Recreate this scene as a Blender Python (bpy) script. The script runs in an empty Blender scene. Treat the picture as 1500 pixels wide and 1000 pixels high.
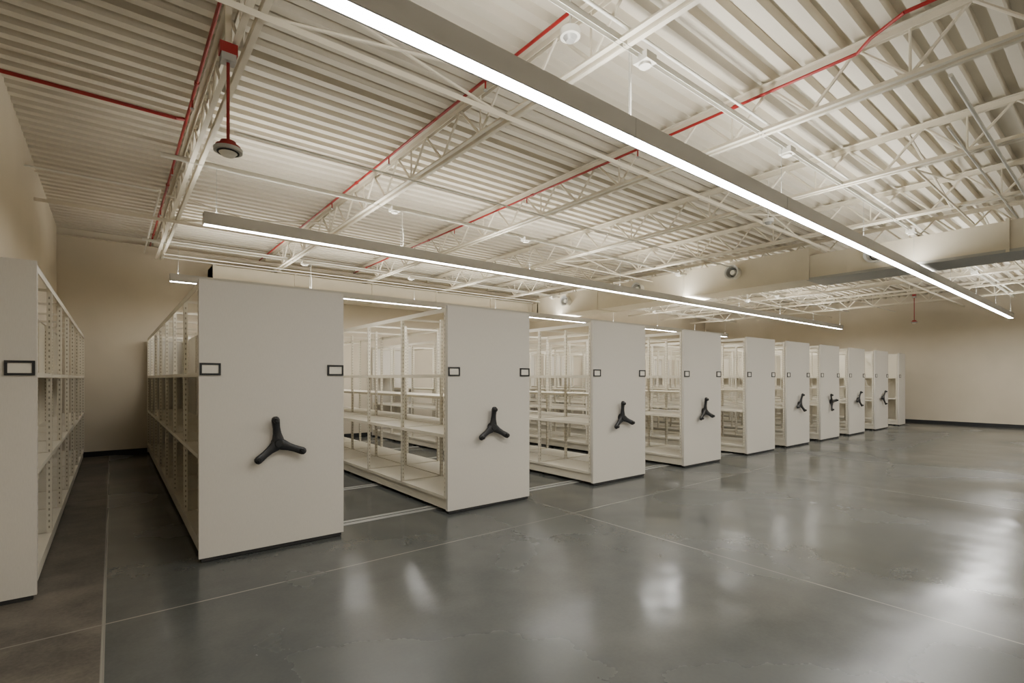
import bpy, math, random
from mathutils import Vector, Matrix
random.seed(4)
S = bpy.context.scene
COL = S.collection

# ------------------------------------------------------------------ materials
def newmat(name, base, rough=0.5, metal=0.0, noise=0.0, nscale=8.0, bump=0.0, bscale=60.0, stretch=None, spec=0.5):
    m = bpy.data.materials.new(name); m.use_nodes = True
    nt = m.node_tree; b = nt.nodes['Principled BSDF']
    b.inputs['Base Color'].default_value = (*base, 1)
    b.inputs['Roughness'].default_value = rough
    b.inputs['Metallic'].default_value = metal
    b.inputs['Specular IOR Level'].default_value = spec
    tc = nt.nodes.new('ShaderNodeTexCoord')
    src = tc.outputs['Object']
    if stretch:
        mp = nt.nodes.new('ShaderNodeMapping'); mp.inputs['Scale'].default_value = stretch
        nt.links.new(src, mp.inputs['Vector']); src = mp.outputs['Vector']
    if noise > 0:
        n = nt.nodes.new('ShaderNodeTexNoise'); n.inputs['Scale'].default_value = nscale
        n.inputs['Detail'].default_value = 5
        nt.links.new(src, n.inputs['Vector'])
        r = nt.nodes.new('ShaderNodeMapRange')
        r.inputs['From Min'].default_value = 0.3; r.inputs['From Max'].default_value = 0.7
        r.inputs['To Min'].default_value = 1 - noise; r.inputs['To Max'].default_value = 1 + noise
        nt.links.new(n.outputs['Fac'], r.inputs['Value'])
        mx = nt.nodes.new('ShaderNodeVectorMath'); mx.operation = 'SCALE'
        mx.inputs[0].default_value = base
        nt.links.new(r.outputs['Result'], mx.inputs['Scale'])
        nt.links.new(mx.outputs['Vector'], b.inputs['Base Color'])
    if bump > 0:
        n2 = nt.nodes.new('ShaderNodeTexNoise'); n2.inputs['Scale'].default_value = bscale
        nt.links.new(src, n2.inputs['Vector'])
        bp = nt.nodes.new('ShaderNodeBump'); bp.inputs['Strength'].default_value = bump
        bp.inputs['Distance'].default_value = 0.01
        nt.links.new(n2.outputs['Fac'], bp.inputs['Height'])
        nt.links.new(bp.outputs['Normal'], b.inputs['Normal'])
    return m

def emis(name, col, strength):
    m = bpy.data.materials.new(name); m.use_nodes = True
    nt = m.node_tree; b = nt.nodes['Principled BSDF']
    b.inputs['Base Color'].default_value = (.8, .8, .8, 1)
    b.inputs['Emission Color'].default_value = (*col, 1)
    b.inputs['Emission Strength'].default_value = strength
    return m

M_WALL = newmat('painted_wall', (.62, .555, .445), .85, noise=.03, nscale=1.5, bump=.05, bscale=120)
M_DECK = newmat('painted_steel_deck', (.63, .58, .48), .6, noise=.04, nscale=2)
M_JOIST = newmat('painted_joist_steel', (.71, .655, .54), .55, noise=.04, nscale=5)
M_DUCT = newmat('painted_duct', (.62, .565, .45), .6, noise=.04, nscale=3)
M_DUCTG = newmat('duct_flange', (.36, .36, .34), .5)
M_PANEL = newmat('end_panel_laminate', (.58, .55, .49), .5, noise=.035, nscale=40, stretch=(6, 6, .6))
M_SHELF = newmat('shelf_enamel', (.67, .625, .52), .4, noise=.02, nscale=4)
M_SLOT = newmat('post_slot_dark', (.30, .27, .21), .7)
M_BLACK = newmat('black_plastic', (.012, .013, .015), .38, noise=.1, nscale=30)
M_BASEB = newmat('black_rubber_base', (.015, .016, .018), .6)
M_CARD = newmat('label_card', (.68, .65, .57), .6)
M_RED = newmat('red_pipe_paint', (.30, .014, .014), .4, noise=.1)
M_GREY = newmat('grey_metal', (.42, .42, .40), .4, metal=.2)
M_FIX = newmat('fixture_housing', (.47, .46, .44), .45)
M_RAIL = newmat('floor_rail_steel', (.30, .30, .28), .5, metal=.1, noise=.1)
M_CONDUIT = newmat('white_conduit', (.74, .72, .65), .4)
M_DARK = newmat('dark_void', (.02, .02, .02), .8)
M_LDOWN = emis('led_lens_down', (1, .98, .94), 64)
M_LUP = emis('led_lens_up', (1, .97, .90), 56)

# floor
def floor_mat():
    m = bpy.data.materials.new('polished_concrete'); m.use_nodes = True
    nt = m.node_tree; N = nt.nodes; L = nt.links; b = N['Principled BSDF']
    tc = N.new('ShaderNodeTexCoord')
    sep = N.new('ShaderNodeSeparateXYZ'); L.new(tc.outputs['Object'], sep.inputs[0])
    def math_(op, a, bb=None, c=None):
        n = N.new('ShaderNodeMath'); n.operation = op
        for i, v in enumerate((a, bb, c)):
            if v is None: continue
            if isinstance(v, (int, float)): n.inputs[i].default_value = v
            else: L.new(v, n.inputs[i])
        return n.outputs[0]
    def noise(sc, det=5, rough=.6):
        n = N.new('ShaderNodeTexNoise'); n.inputs['Scale'].default_value = sc
        n.inputs['Detail'].default_value = det; n.inputs['Roughness'].default_value = rough
        L.new(tc.outputs['Object'], n.inputs['Vector']); return n.outputs['Fac']
    def line(coord, pos, w=.006):
        return math_('LESS_THAN', math_('ABSOLUTE', math_('SUBTRACT', coord, pos)), w)
    joints = None
    for p in (-.04, 4.02, 8.1, 12.2, 16.3, 20.3):
        l = line(sep.outputs[0], p, .007 if p > 0 else .009)
        joints = l if joints is None else math_('MAXIMUM', joints, l)
    for p in (-4.2, -.1, 3.94, 8.0):
        joints = math_('MAXIMUM', joints, line(sep.outputs[1], p, .007))
    big = noise(.8, 3, .5); mid = noise(4, 5, .55); fine = noise(45, 4)
    v = math_('MULTIPLY_ADD', big, .55, math_('MULTIPLY_ADD', mid, .4, math_('MULTIPLY', fine, .25)))
    ramp = N.new('ShaderNodeValToRGB'); L.new(v, ramp.inputs['Fac'])
    ramp.color_ramp.elements[0].position = .42; ramp.color_ramp.elements[0].color = (.058, .063, .061, 1)
    ramp.color_ramp.elements[1].position = .80; ramp.color_ramp.elements[1].color = (.090, .095, .090, 1)
    ramp2 = N.new('ShaderNodeValToRGB'); L.new(v, ramp2.inputs['Fac'])
    ramp2.color_ramp.elements[0].position = .5; ramp2.color_ramp.elements[0].color = (.066, .059, .049, 1)
    ramp2.color_ramp.elements[1].position = .75; ramp2.color_ramp.elements[1].color = (.17, .15, .12, 1)
    left = math_('LESS_THAN', sep.outputs[0], -.04)
    mx = N.new('ShaderNodeMix'); mx.data_type = 'RGBA'
    L.new(left, mx.inputs[0]); L.new(ramp.outputs[0], mx.inputs[6]); L.new(ramp2.outputs[0], mx.inputs[7])
    mj = N.new('ShaderNodeMix'); mj.data_type = 'RGBA'
    L.new(math_('MULTIPLY', joints, .75), mj.inputs[0]); L.new(mx.outputs[2], mj.inputs[6]); mj.inputs[7].default_value = (.25, .24, .21, 1)
    L.new(mj.outputs[2], b.inputs['Base Color'])
    pr = N.new('ShaderNodeMapRange')
    pr.inputs['From Min'].default_value = .32; pr.inputs['From Max'].default_value = .68
    pr.inputs['To Min'].default_value = .27; pr.inputs['To Max'].default_value = .13
    L.new(noise(.7, 0, .4), pr.inputs['Value'])
    r = math_('MULTIPLY_ADD', mid, .05, pr.outputs[0])
    r = math_('MULTIPLY_ADD', left, .3, r)
    L.new(r, b.inputs['Roughness'])
    bp = N.new('ShaderNodeBump'); bp.inputs['Strength'].default_value = .55; bp.inputs['Distance'].default_value = .02
    L.new(noise(1.7, 1, .4), bp.inputs['Height'])
    L.new(bp.outputs[0], b.inputs['Normal'])
    b.inputs['Specular IOR Level'].default_value = .36
    return m
M_FLOOR = floor_mat()

# ------------------------------------------------------------------ mesh builder
class MB:
    def __init__(s): s.v = []; s.f = []; s.mi = []; s.mats = []; s.sm = []
    def idx(s, m):
        if m not in s.mats: s.mats.append(m)
        return s.mats.index(m)
    def add(s, vs, fs, m, smooth=False):
        o = len(s.v); s.v += [tuple(v) for v in vs]; i = s.idx(m)
        for f in fs: s.f.append([o + k for k in f]); s.mi.append(i); s.sm.append(smooth)
    def box(s, a, b, m):
        x0, y0, z0 = a; x1, y1, z1 = b
        s.add([(x0,y0,z0),(x1,y0,z0),(x1,y1,z0),(x0,y1,z0),(x0,y0,z1),(x1,y0,z1),(x1,y1,z1),(x0,y1,z1)],
              [(3,2,1,0),(4,5,6,7),(0,1,5,4),(1,2,6,5),(2,3,7,6),(3,0,4,7)], m)
    def quad(s, p, m): s.add(p, [tuple(range(len(p)))], m)
    def cyl(s, p, q, r, m, n=8, r2=None, cap=True):
        p = Vector(p); q = Vector(q); d = (q - p).normalized()
        u = d.orthogonal().normalized(); w = d.cross(u)
        r2 = r if r2 is None else r2
        vs = []
        for c, rr in ((p, r), (q, r2)):
            for k in range(n):
                a = 2 * math.pi * k / n
                vs.append(c + u * math.cos(a) * rr + w * math.sin(a) * rr)
        fs = [(k, (k + 1) % n, n + (k + 1) % n, n + k) for k in range(n)]
        s.add(vs, fs, m, n > 6)
        if cap:
            s.add(vs, [tuple(reversed(range(n))), tuple(range(n, 2 * n))], m)
    def path(s, pts, r, m, n=8):
        for a, b in zip(pts[:-1], pts[1:]): s.cyl(a, b, r, m, n)
    def mesh(s, name):
        me = bpy.data.meshes.new(name); me.from_pydata(s.v, [], s.f)
        for m in s.mats: me.materials.append(m)
        me.polygons.foreach_set('material_index', s.mi)
        me.polygons.foreach_set('use_smooth', s.sm)
        me.update(); return me
    def obj(s, name, parent=None, loc=None):
        o = bpy.data.objects.new(name, s.mesh(name)); COL.objects.link(o)
        if parent: o.parent = parent
        if loc: o.location = loc
        return o

def link(name, me, parent=None, loc=(0,0,0), rot=(0,0,0)):
    o = bpy.data.objects.new(name, me); COL.objects.link(o); o.parent = parent
    o.location = loc; o.rotation_euler = rot; return o
def empty(name, loc):
    e = bpy.data.objects.new(name, None); e.empty_display_size = .2; COL.objects.link(e); e.location = loc; return e

# ------------------------------------------------------------------ room
X0, X1, Y0, Y1 = -.80, 21.4, -8.0, 12.5
ZB, ZT = 4.31, 4.385
b = MB(); b.box((X0-.2, Y0-.2, -.2), (X1+.2, Y1+.2, 0), M_FLOOR); b.obj('floor')
def wall(n, a, c):
    b = MB(); b.box(a, c, M_WALL); b.obj(n)
wall('wall_left', (X0-.2, Y0-.2, 0), (X0, Y1+.2, 4.6))
wall('wall_right', (X1, Y0-.2, 0), (X1+.2, Y1+.2, 4.6))
wall('wall_back', (X0, Y1, 0), (X1, Y1+.2, 4.6))
wall('wall_front', (X0, Y0-.2, 0), (X1, Y0, 4.6))
for n, a, c in (('baseboard_back', (X0, Y1-.012, 0), (X1-.012, Y1, .10)),
                ('baseboard_right', (X1-.012, Y0, 0), (X1, Y1, .10)),
                ('baseboard_left', (X0, Y0, 0), (X0+.012, Y1-.012, .10))):
    b = MB(); b.box(a, c, M_BASEB); b.obj(n)
b = MB(); b.box((X0, Y1-.07, 4.16), (X1, Y1, 4.17), M_JOIST); b.box((X0, Y1-.012, 4.17), (X1, Y1, 4.30), M_JOIST); b.obj('trim_1')

# corrugated ceiling deck, flutes along X
b = MB(); pitch = .19; y = Y0 - .1; prof = []
while y < Y1 + .1:
    prof += [(y, ZB), (y + .085, ZB), (y + .10, ZT), (y + .175, ZT)]
    y += pitch
vs = []
for xx in (X0 - .1, X1 + .1):
    vs += [(xx, p[0], p[1]) for p in prof]
n = len(prof)
b.add(vs, [(k, k + 1, n + k + 1, n + k) for k in range(n - 1)], M_DECK)
b.quad([(X0-.2, Y0-.2, 4.62), (X0-.2, Y1+.2, 4.62), (X1+.2, Y1+.2, 4.62), (X1+.2, Y0-.2, 4.62)], M_DECK)
b.obj('ceiling')

DX = 10.2
def spans(xa, xb, y, z):
    """split an X run where the big duct is in the way"""
    top = 3.96 if y > 3.86 else 3.83
    if z < top and xa < DX < xb: return [(xa, DX - .03), (DX + .84, xb)]
    return [(xa, xb)]

# ------------------------------------------------------------------ joists along Y
ZC, ZL = 4.28, 3.84
def joist_mesh():
    b = MB(); ya, yb = Y0 + .02, Y1 - .08
    for sx in (-1, 1):
        x = sx * .022
        b.box((x if sx > 0 else x - .045, ya, ZC - .006), (x + .045 if sx > 0 else x, yb, ZC), M_JOIST)
        b.box((x - .003, ya, ZC - .055), (x + .003, yb, ZC - .006), M_JOIST)
        b.box((x if sx > 0 else x - .042, ya, ZL), (x + .042 if sx > 0 else x, yb - .35, ZL + .006), M_JOIST)
        b.box((x - .003, ya, ZL + .006), (x + .003, yb - .35, ZL + .05), M_JOIST)
    h = .36; y = ya + .1; k = 0
    while y + 2 * h < yb - .3:
        b.cyl((0, y, ZC - .03), (0, y + h, ZL + .03), .014, M_JOIST, 6)
        b.cyl((0, y + h, ZL + .03), (0, y + 2 * h, ZC - .03), .014, M_JOIST, 6)
        if k % 2 == 0: b.cyl((0, y + h, ZL + .03), (0, y + h, ZC - .03), .010, M_JOIST, 6)
        y += 2 * h; k += 1
    b.box((-.06, yb, ZC - .12), (.06, yb + .06, ZC), M_JOIST)
    return b.mesh('joist')
JM = joist_mesh()
JX = [.72 + 2.08 * i for i in range(10)]
for x in JX: link('roof_joist', JM, None, (x, 0, 0))

XA, XB = X0 + .01, X1 - .01
for y in (-4.6, -.9, 1.55, 3.5, 7.3, 8.9):
    b = MB(); main = y not in (1.55, 7.3)
    if main:
        for a, c in spans(XA, XB, y, ZL - .046):
            b.box((a, y, ZL - .006), (c, y + .04, ZL - .001), M_JOIST); b.box((a, y, ZL - .046), (c, y + .005, ZL - .006), M_JOIST)
        b.box((XA, y + .08, ZC - .09), (XB, y + .085, ZC - .062), M_JOIST)
    else:
        for a, c in spans(JX[3], XB, y, ZL - .03):
            b.box((a, y, ZL - .006), (c, y + .03, ZL - .001), M_JOIST); b.box((a, y, ZL - .03), (c, y + .004, ZL - .006), M_JOIST)
    for i in range(len(JX) - 1):
        if (i % 3 == 0) if main else (i >= 3 and i % 2 == 1):
            b.cyl((JX[i], y + .05, ZL), (JX[i + 1], y + .05, ZC - .06), .014, M_JOIST, 6)
            b.cyl((JX[i], y + .06, ZC - .06), (JX[i + 1], y + .06, ZL), .014, M_JOIST, 6)
    b.obj('joist_bridging')

# ------------------------------------------------------------------ pendant lights along X
SEG = 8
def light_mesh(LX0, LX1):
    b = MB(); W = .058; H = .135
    b.box((LX0, -W, 0.012), (LX1, -W + .006, H), M_FIX); b.box((LX0, W - .006, 0.012), (LX1, W, H), M_FIX)
    b.box((LX0, -W, 0), (LX1, -W + .012, .012), M_FIX); b.box((LX0, W - .012, 0), (LX1, W, .012), M_FIX)
    b.box((LX0, -W + .006, .05), (LX1, W - .006, .09), M_FIX)
    b.box((LX0 - .006, -W, 0), (LX0, W, H), M_FIX); b.box((LX1, -W, 0), (LX1 + .006, W, H), M_FIX)
    L = (LX1 - LX0) / SEG
    for i in range(SEG):
        a, c = LX0 + i * L, LX0 + (i + 1) * L
        b.quad([(a, -W + .012, .004), (a, W - .012, .004), (c, W - .012, .004), (c, -W + .012, .004)], M_LDOWN)
        b.quad([(a, -W + .02, H - .01), (c, -W + .02, H - .01), (c, W - .02, H - .01), (a, W - .02, H - .01)], M_LUP)
        if i: b.box((a - .0025, -W - .0015, -.001), (a + .0025, W + .0015, H + .001), M_GREY)
    for i in range(SEG + 1):
        a = LX0 + i * L; a = min(max(a, LX0 + .12), LX1 - .12)
        if DX - .1 < a < DX + .9: a = DX - .15
        b.cyl((a, 0, H - .02), (a, 0, 3.83 - 3.19), .0025, M_GREY, 5)
        b.cyl((a, 0, H - .02), (a, 0, H + .03), .009, M_GREY, 8)
    a = LX0 + L * 1 + .03
    b.path([(a, .01, H), (a + .015, .02, .3), (a - .01, .0, .45), (a, .01, .63)], .005, M_CONDUIT, 6)
    return b.mesh('pendant')
LM = light_mesh(.79, 19.65); LM1 = light_mesh(.45, 19.8)
LYS = [-5.90, -1.80, 2.26, 6.42, 10.54]  # negative rows: unseen behind the camera, same spacing, added for their light
for y in LYS:
    link('linear_pendant_light', LM1 if y == 2.26 else LM, None, (0, y, 3.19))
    b = MB()
    for a, c in spans(.40, 20.4, y, 3.835):
        b.box((a, y - .02, 3.835), (c, y - .016, 3.875), M_CONDUIT); b.box((a, y + .016, 3.835), (c, y + .02, 3.875), M_CONDUIT)
        b.box((a, y - .02, 3.871), (c, y + .02, 3.875), M_CONDUIT)
    for a, c in spans(.60, 20.0, y, 3.89):
        b.cyl((a, y + .06, 3.90), (c, y + .06, 3.90), .011, M_CONDUIT, 8)
        if y < 5: b.cyl((a, y - .07, 3.90), (c, y - .07, 3.90), .013, M_CONDUIT, 8)
    for xx in (3.05, 5.42, 9.9, 14.8):
        b.box((xx - .06, y - .06, 3.80), (xx + .06, y + .06, 3.86), M_CONDUIT)
        b.cyl((xx, y, 3.80), (xx, y, 3.78), .045, M_CONDUIT, 12)
    b.obj('lighting_support_rail')

# extra conduit runs
def conduit(pts, r):
    b = MB(); b.path(pts, r, M_CONDUIT); b.obj('electrical_conduit')
conduit([(-.79, 8.0, 3.95), (.45, 8.0, 3.95), (.50, 8.1, 4.0), (.50, 12.4, 4.0)], .012)
conduit([(.75, 11.62, 3.81), (10.1, 11.62, 3.81)], .012)
conduit([(.75, 11.3, 3.81), (10.1, 11.3, 3.81)], .012)
for a, c in spans(.9, 21.3, 5.3, 3.80): conduit([(a, 5.3, 3.81), (c, 5.3, 3.81)], .011)
for a, c in spans(5, 21.3, .9, 3.80): conduit([(a, .9, 3.81), (c, .9, 3.81)], .016)
for a, c in spans(6, 21.3, 1.1, 3.80): conduit([(a, 1.1, 3.81), (c, 1.1, 3.81)], .011)

# ------------------------------------------------------------------ ducts
b = MB(); dx = DX
b.box((dx, 3.9, 3.36), (dx + .8, 11.55, 3.94), M_DUCT)
b.box((dx + .02, -6.5, 3.38), (dx + .8, 3.9, 3.80), M_DUCT)
b.box((dx, 11.5, 3.36), (dx + .8, 12.42, 3.8), M_DUCT)
for yy in (-4, -1.4, 1.2, 3.88, 6.5, 9.1):
    b.box((dx - .02, yy - .02, 3.34), (dx + .82, yy + .02, 3.83 if yy < 3.8 else 3.96), M_DUCT)
b.box((dx - .01, -6.5, 3.335), (dx + .82, 3.9, 3.38), M_DUCTG)
for yy in (-2.2, .3, 2.8, 5.28, 7.7, 10.2):
    zc = 3.70 if yy > 3.9 else 3.6
    def P(o): return (dx - o, yy, zc)
    b.cyl(P(-.03), P(.16), .125, M_CONDUIT, 28, cap=False)
    b.cyl(P(.16), P(.175), .125, M_CONDUIT, 28, .150, cap=False)
    b.cyl(P(.175), P(.165), .150, M_GREY, 28, .115, cap=False)
    b.cyl(P(.165), P(.06), .115, M_GREY, 28, .085, cap=False)
    b.cyl(P(.05), P(.055), .11, M_DARK, 28)
    b.cyl(P(.06), P(.13), .07, M_CONDUIT, 20, .05)
b.obj('air_duct')
b = MB(); b.box((1.6, 11.75, 3.36), (dx - .03, 12.42, 3.8), M_DUCT)
for xx in (1.62, 3.2, 5.0, 6.8, 8.6):
    b.box((xx - .02, 11.73, 3.34), (xx + .02, 12.42, 3.82), M_DUCT)
b.obj('air_duct')

# ------------------------------------------------------------------ sprinkler piping
ZS = 4.17
def pipe(pts, r=.017):
    b = MB(); b.path(pts, r, M_RED, 10)
    for p, q in zip(pts[:-1], pts[1:]):
        p = Vector(p); q = Vector(q); L = (q - p).length; u = (q - p) / L
        k = 1.0
        while k < L - .5:
            b.cyl(p + u * k, p + u * (k + .05), r * 1.45, M_RED, 10); k += 3.05
    return b
pipe([(-.79, 6.1, ZS - .03), (.50, 6.1, ZS - .03), (.58, 6.15, ZS)], .018).obj('sprinkler_pipe')
for pts in ([(.60, -7.9, ZS), (.60, 12.45, ZS)], [(2.61, 2.6, ZS), (2.61, 12.45, ZS)],
            [(4.48, -2.5, ZS), (4.53, .88, ZS), (4.52, 1.07, ZS), (4.66, 1.32, ZS), (4.79, 1.45, ZS), (4.79, 12.45, ZS)]):
    b = pipe(pts, .0145)
    x = pts[-1][0]
    for k in range(5):
        yy = 3.65 + k * 2.0
        b.cyl((x, yy, ZS), (x, yy, ZS - .09), .008, M_RED, 8)
        b.cyl((x, yy, ZS - .09), (x, yy, ZS - .1), .02, M_GREY, 12)
    b.obj('sprinkler_pipe')

def drop(x, y, z, zt):
    b = MB()
    b.box((x - .055, y - .04, zt - .075), (x + .055, y + .04, zt), M_RED)
    b.box((x - .045, y - .043, zt - .125), (x + .045, y + .043, zt - .075), M_GREY)
    b.box((x - .02, y - .02, zt), (x + .02, y + .02, 4.30), M_JOIST)
    b.cyl((x, y, z + .03), (x, y, zt - .1), .011, M_RED, 10)
    b.cyl((x, y, z + .065), (x, y, z + .035), .05, M_RED, 20, .055)
    b.cyl((x, y, z + .035), (x, y, z + .015), .078, M_RED, 28)
    b.cyl((x, y, z + .015), (x, y, z - .008), .092, M_GREY, 28, .09)
    b.cyl((x, y, z - .008), (x, y, z - .014), .07, M_DARK, 28)
    b.cyl((x, y, z - .014), (x, y, z - .035), .058, M_CONDUIT, 24, .04)
    b.obj('smoke_detector_drop')
drop(.635, 3.98, 3.09, 3.83); drop(19.3, 4.33, 3.22, 4.1)

for x, y, z in ((2.5, 2.48, 3.88), (7.3, 3.3, 3.72), (13.6, 6.7, 3.6)):
    b = MB(); b.cyl((x, y, z + .05), (x, y, z), .07, M_CONDUIT, 20); b.cyl((x, y, z), (x, y, z - .03), .05, M_GREY, 20, .03)
    b.cyl((x, y, z + .05), (x, y, 4.31), .008, M_CONDUIT, 8)
    b.obj('smoke_detector')

# ------------------------------------------------------------------ floor rails
for y in (5.13, 6.72, 8.31, 9.9, 11.49):
    b = MB(); b.box((.62, y - .08, 0), (20.05, y + .08, .004), M_RAIL)
    b.box((.62, y - .010, .0041), (20.05, y + .010, .0055), M_DARK)
    b.obj('floor_rail')

# ------------------------------------------------------------------ shelving
NB = 7; BAY = 1.08; LEN = NB * BAY
def post(b, x, y, z0, z1, w=.034, slots=True):
    b.box((x - w/2, y - w/2, z0), (x + w/2, y + w/2, z1), M_SHELF)
    if slots:
        e = .0008; z = z0 + .06
        while z < z1 - .06:
            for s in (-1, 1):
                xx = x + s * (w/2 + e); yy = y + s * (w/2 + e)
                b.quad([(xx, y-.004, z), (xx, y+.004, z), (xx, y+.004, z+.02), (xx, y-.004, z+.02)], M_SLOT)
                b.quad([(x-.005, yy, z), (x+.005, yy, z), (x+.005, yy, z+.02), (x-.005, yy, z+.02)], M_SLOT)
            z += .05
def shelf(b, xa, xb, ya, yb, z):
    t = .004; g = .004
    b.box((xa, ya + g, z - t), (xb, yb - g, z), M_SHELF)
    b.box((xa, ya + g, z - .035), (xa + .004, yb - g, z - t), M_SHELF)
    b.box((xb - .004, ya + g, z - .035), (xb, yb - g, z - t), M_SHELF)
    b.box((xa + .02, ya + g, z - .03), (xb - .02, ya + g + .004, z - t), M_SHELF)
    b.box((xa + .02, yb - g - .004, z - .03), (xb - .02, yb - g, z - t), M_SHELF)

def frame_mesh(W, sides, posts, back=None, H=2.28):
    b = MB(); ys = .045
    b.box((.02, ys, .035), (.03, LEN, .165), M_SHELF); b.box((W-.03, ys, .035), (W-.02, LEN, .165), M_SHELF)
    b.box((.012, ys, .145), (.03, LEN, .172), M_SHELF); b.box((W-.03, ys, .145), (W-.012, LEN, .172), M_SHELF)
    for i in range(NB + 1):
        y = ys + i * (LEN - ys) / NB; b.box((.03, y - .02 if i else y, .035), (W-.03, y + .02, .16), M_SHELF)
        for xx in (.12, W - .16):
            if i < NB: b.cyl((xx, y + .1, .045), (xx + .04, y + .1, .045), .045, M_DARK, 12)
    for i in range(NB + 1):
        y = ys + .02 + i * (LEN - ys - .04) / NB
        for x in posts: post(b, x, y, .165, H)
        for z in (H - .03,):
            b.box((.03, y - .006, z - .012), (W - .03, y + .006, z + .012), M_SHELF)
    for s in sides:
        for i in range(NB):
            ya = ys + .02 + i * (LEN - ys - .04) / NB + .017; yb = ya + (LEN - ys - .04) / NB - .034
            for z in s[2]:
                shelf(b, s[0] + .002, s[1] - .002, ya, yb, z)
    for x in (.004, W - .004):
        b.box((x - .004, ys, H - .05), (x + .004, LEN, H), M_SHELF)
    b.box((0, ys, H - .004), (.03, LEN, H), M_SHELF); b.box((W - .03, ys, H - .004), (W, LEN, H), M_SHELF)
    if back is not None:
        b.box((back - .003, ys, .17), (back + .003, LEN, H - .05), M_SHELF)
    return b.mesh('frame')

def panel_mesh(W, H=2.30):
    b = MB()
    b.box((0, 0, .03), (W, .04, H), M_PANEL)
    b.box((.02, .006, .0), (W - .02, .05, .03), M_DARK)
    return b.mesh('end_panel')

def label_mesh():
    b = MB(); w, h = .15, .10
    t = .016
    b.box((0, -.012, 0), (w, -.0005, t), M_BLACK); b.box((0, -.012, h - t), (w, -.0005, h), M_BLACK)
    b.box((0, -.012, t), (t, -.0005, h - t), M_BLACK); b.box((w - t, -.012, t), (w, -.0005, h - t), M_BLACK)
    b.box((t, -.006, t), (w - t, -.001, h - t), M_CARD)
    return b.mesh('label_holder')
LAB = label_mesh()

def handle_mesh():
    b = MB()
    b.cyl((0, 0, 0), (0, -.02, 0), .055, M_BLACK, 24)
    b.cyl((0, -.02, 0), (0, -.055, 0), .046, M_BLACK, 24, .042)
    b.cyl((0, -.055, 0), (0, -.068, 0), .040, M_BLACK, 24, .03)
    for k in range(3):
        a = math.pi / 2 + k * 2 * math.pi / 3
        u = Vector((math.cos(a), 0, math.sin(a))); w = Vector((-math.sin(a), 0, math.cos(a))); nrm = Vector((0, -1, 0))
        st = [(.0, .050, .025, .060), (.04, .046, .027, .060), (.09, .034, .032, .060), (.14, .030, .040, .066), (.18, .032, .046, .074), (.21, .033, .048, .082), (.23, .027, .050, .084), (.24, .012, .054, .080)]
        vs = []
        for d, hw, n0, n1 in st:
            for (sw, sn) in ((-1, .25), (-.75, 0), (.75, 0), (1, .25), (1, .75), (.7, 1), (-.7, 1), (-1, .75)):
                vs.append(u * d + w * hw * sw + nrm * (n0 + (n1 - n0) * sn))
        fs = []
        for i in range(len(st) - 1):
            for j in range(8): fs.append((i*8 + j, i*8 + (j+1) % 8, (i+1)*8 + (j+1) % 8, (i+1)*8 + j))
        fs.append(tuple((len(st)-1)*8 + j for j in range(8)))
        b.add(vs, fs, M_BLACK, True)
        c = u * .205
        b.cyl(c + nrm * .07, c + nrm * .105, .023, M_BLACK, 14, .021)
        b.cyl(c + nrm * .105, c + nrm * .113, .021, M_BLACK, 14, .012)
    return b.mesh('three_spoke_handle')
HAN = handle_mesh()

W = 1.18; YF = 4.745
near = [.185, .87, 1.54]
far = [.185, .87, 1.25]
PX = [.018, .59, 1.162]
FR = frame_mesh(W, [(.0, .575, near), (.605, 1.18, far)], PX)
FRB = frame_mesh(W, [(.0, .575, near), (.605, 1.18, near)], PX, back=.59)
PAN = panel_mesh(W)
units = [(.549, 8), (2.884, 0), (5.23, 6), (7.46, 4), (9.62, None), (11.37, -14), (13.21, 38), (15.09, -20), (17.15, -28)]
for i, (x, ang) in enumerate(units):
    e = empty('mobile_shelving_unit', (x, YF, .006))
    link('shelving_frame', FRB if i == 0 else FR, e)
    link('end_panel', PAN, e)
    link('rear_end_panel', PAN, e, (0, LEN, 0))
    link('label_holder_a', LAB, e, (.004, 0, 1.52)); link('label_holder_b', LAB, e, (W - .154, 0, 1.52))
    if ang is not None: link('handle', HAN, e, (W/2, 0, .925), (0, math.radians(-ang), 0))
e = empty('fixed_shelving_unit', (-.785, 4.68, 0))
link('shelving_frame', frame_mesh(.385, [(.0, .385, near)], [.018, .367], back=.01), e)
link('end_panel', panel_mesh(.385), e); link('label_holder', LAB, e, (.228, 0, 1.52))
e = empty('fixed_shelving_unit', (19.45, YF, 0))
link('shelving_frame', frame_mesh(.66, [(.0, .66, near)], [.018, .642], back=.65), e)
link('end_panel', panel_mesh(.66), e); link('label_holder', LAB, e, (.005, 0, 1.52))

# ------------------------------------------------------------------ world + camera
w = bpy.data.worlds.new('world'); S.world = w; w.use_nodes = True
w.node_tree.nodes['Background'].inputs[0].default_value = (.9, .88, .8, 1)
w.node_tree.nodes['Background'].inputs[1].default_value = .2
cam = bpy.data.cameras.new('camera'); co = bpy.data.objects.new('camera', cam); COL.objects.link(co)
cam.sensor_width = 36; cam.lens = 17.616; cam.shift_y = 54/1500; cam.clip_start = .05; cam.clip_end = 200
co.location = (0, 0, 1.5); co.rotation_euler = (math.radians(90), 0, math.radians(-38.6))
S.camera = co
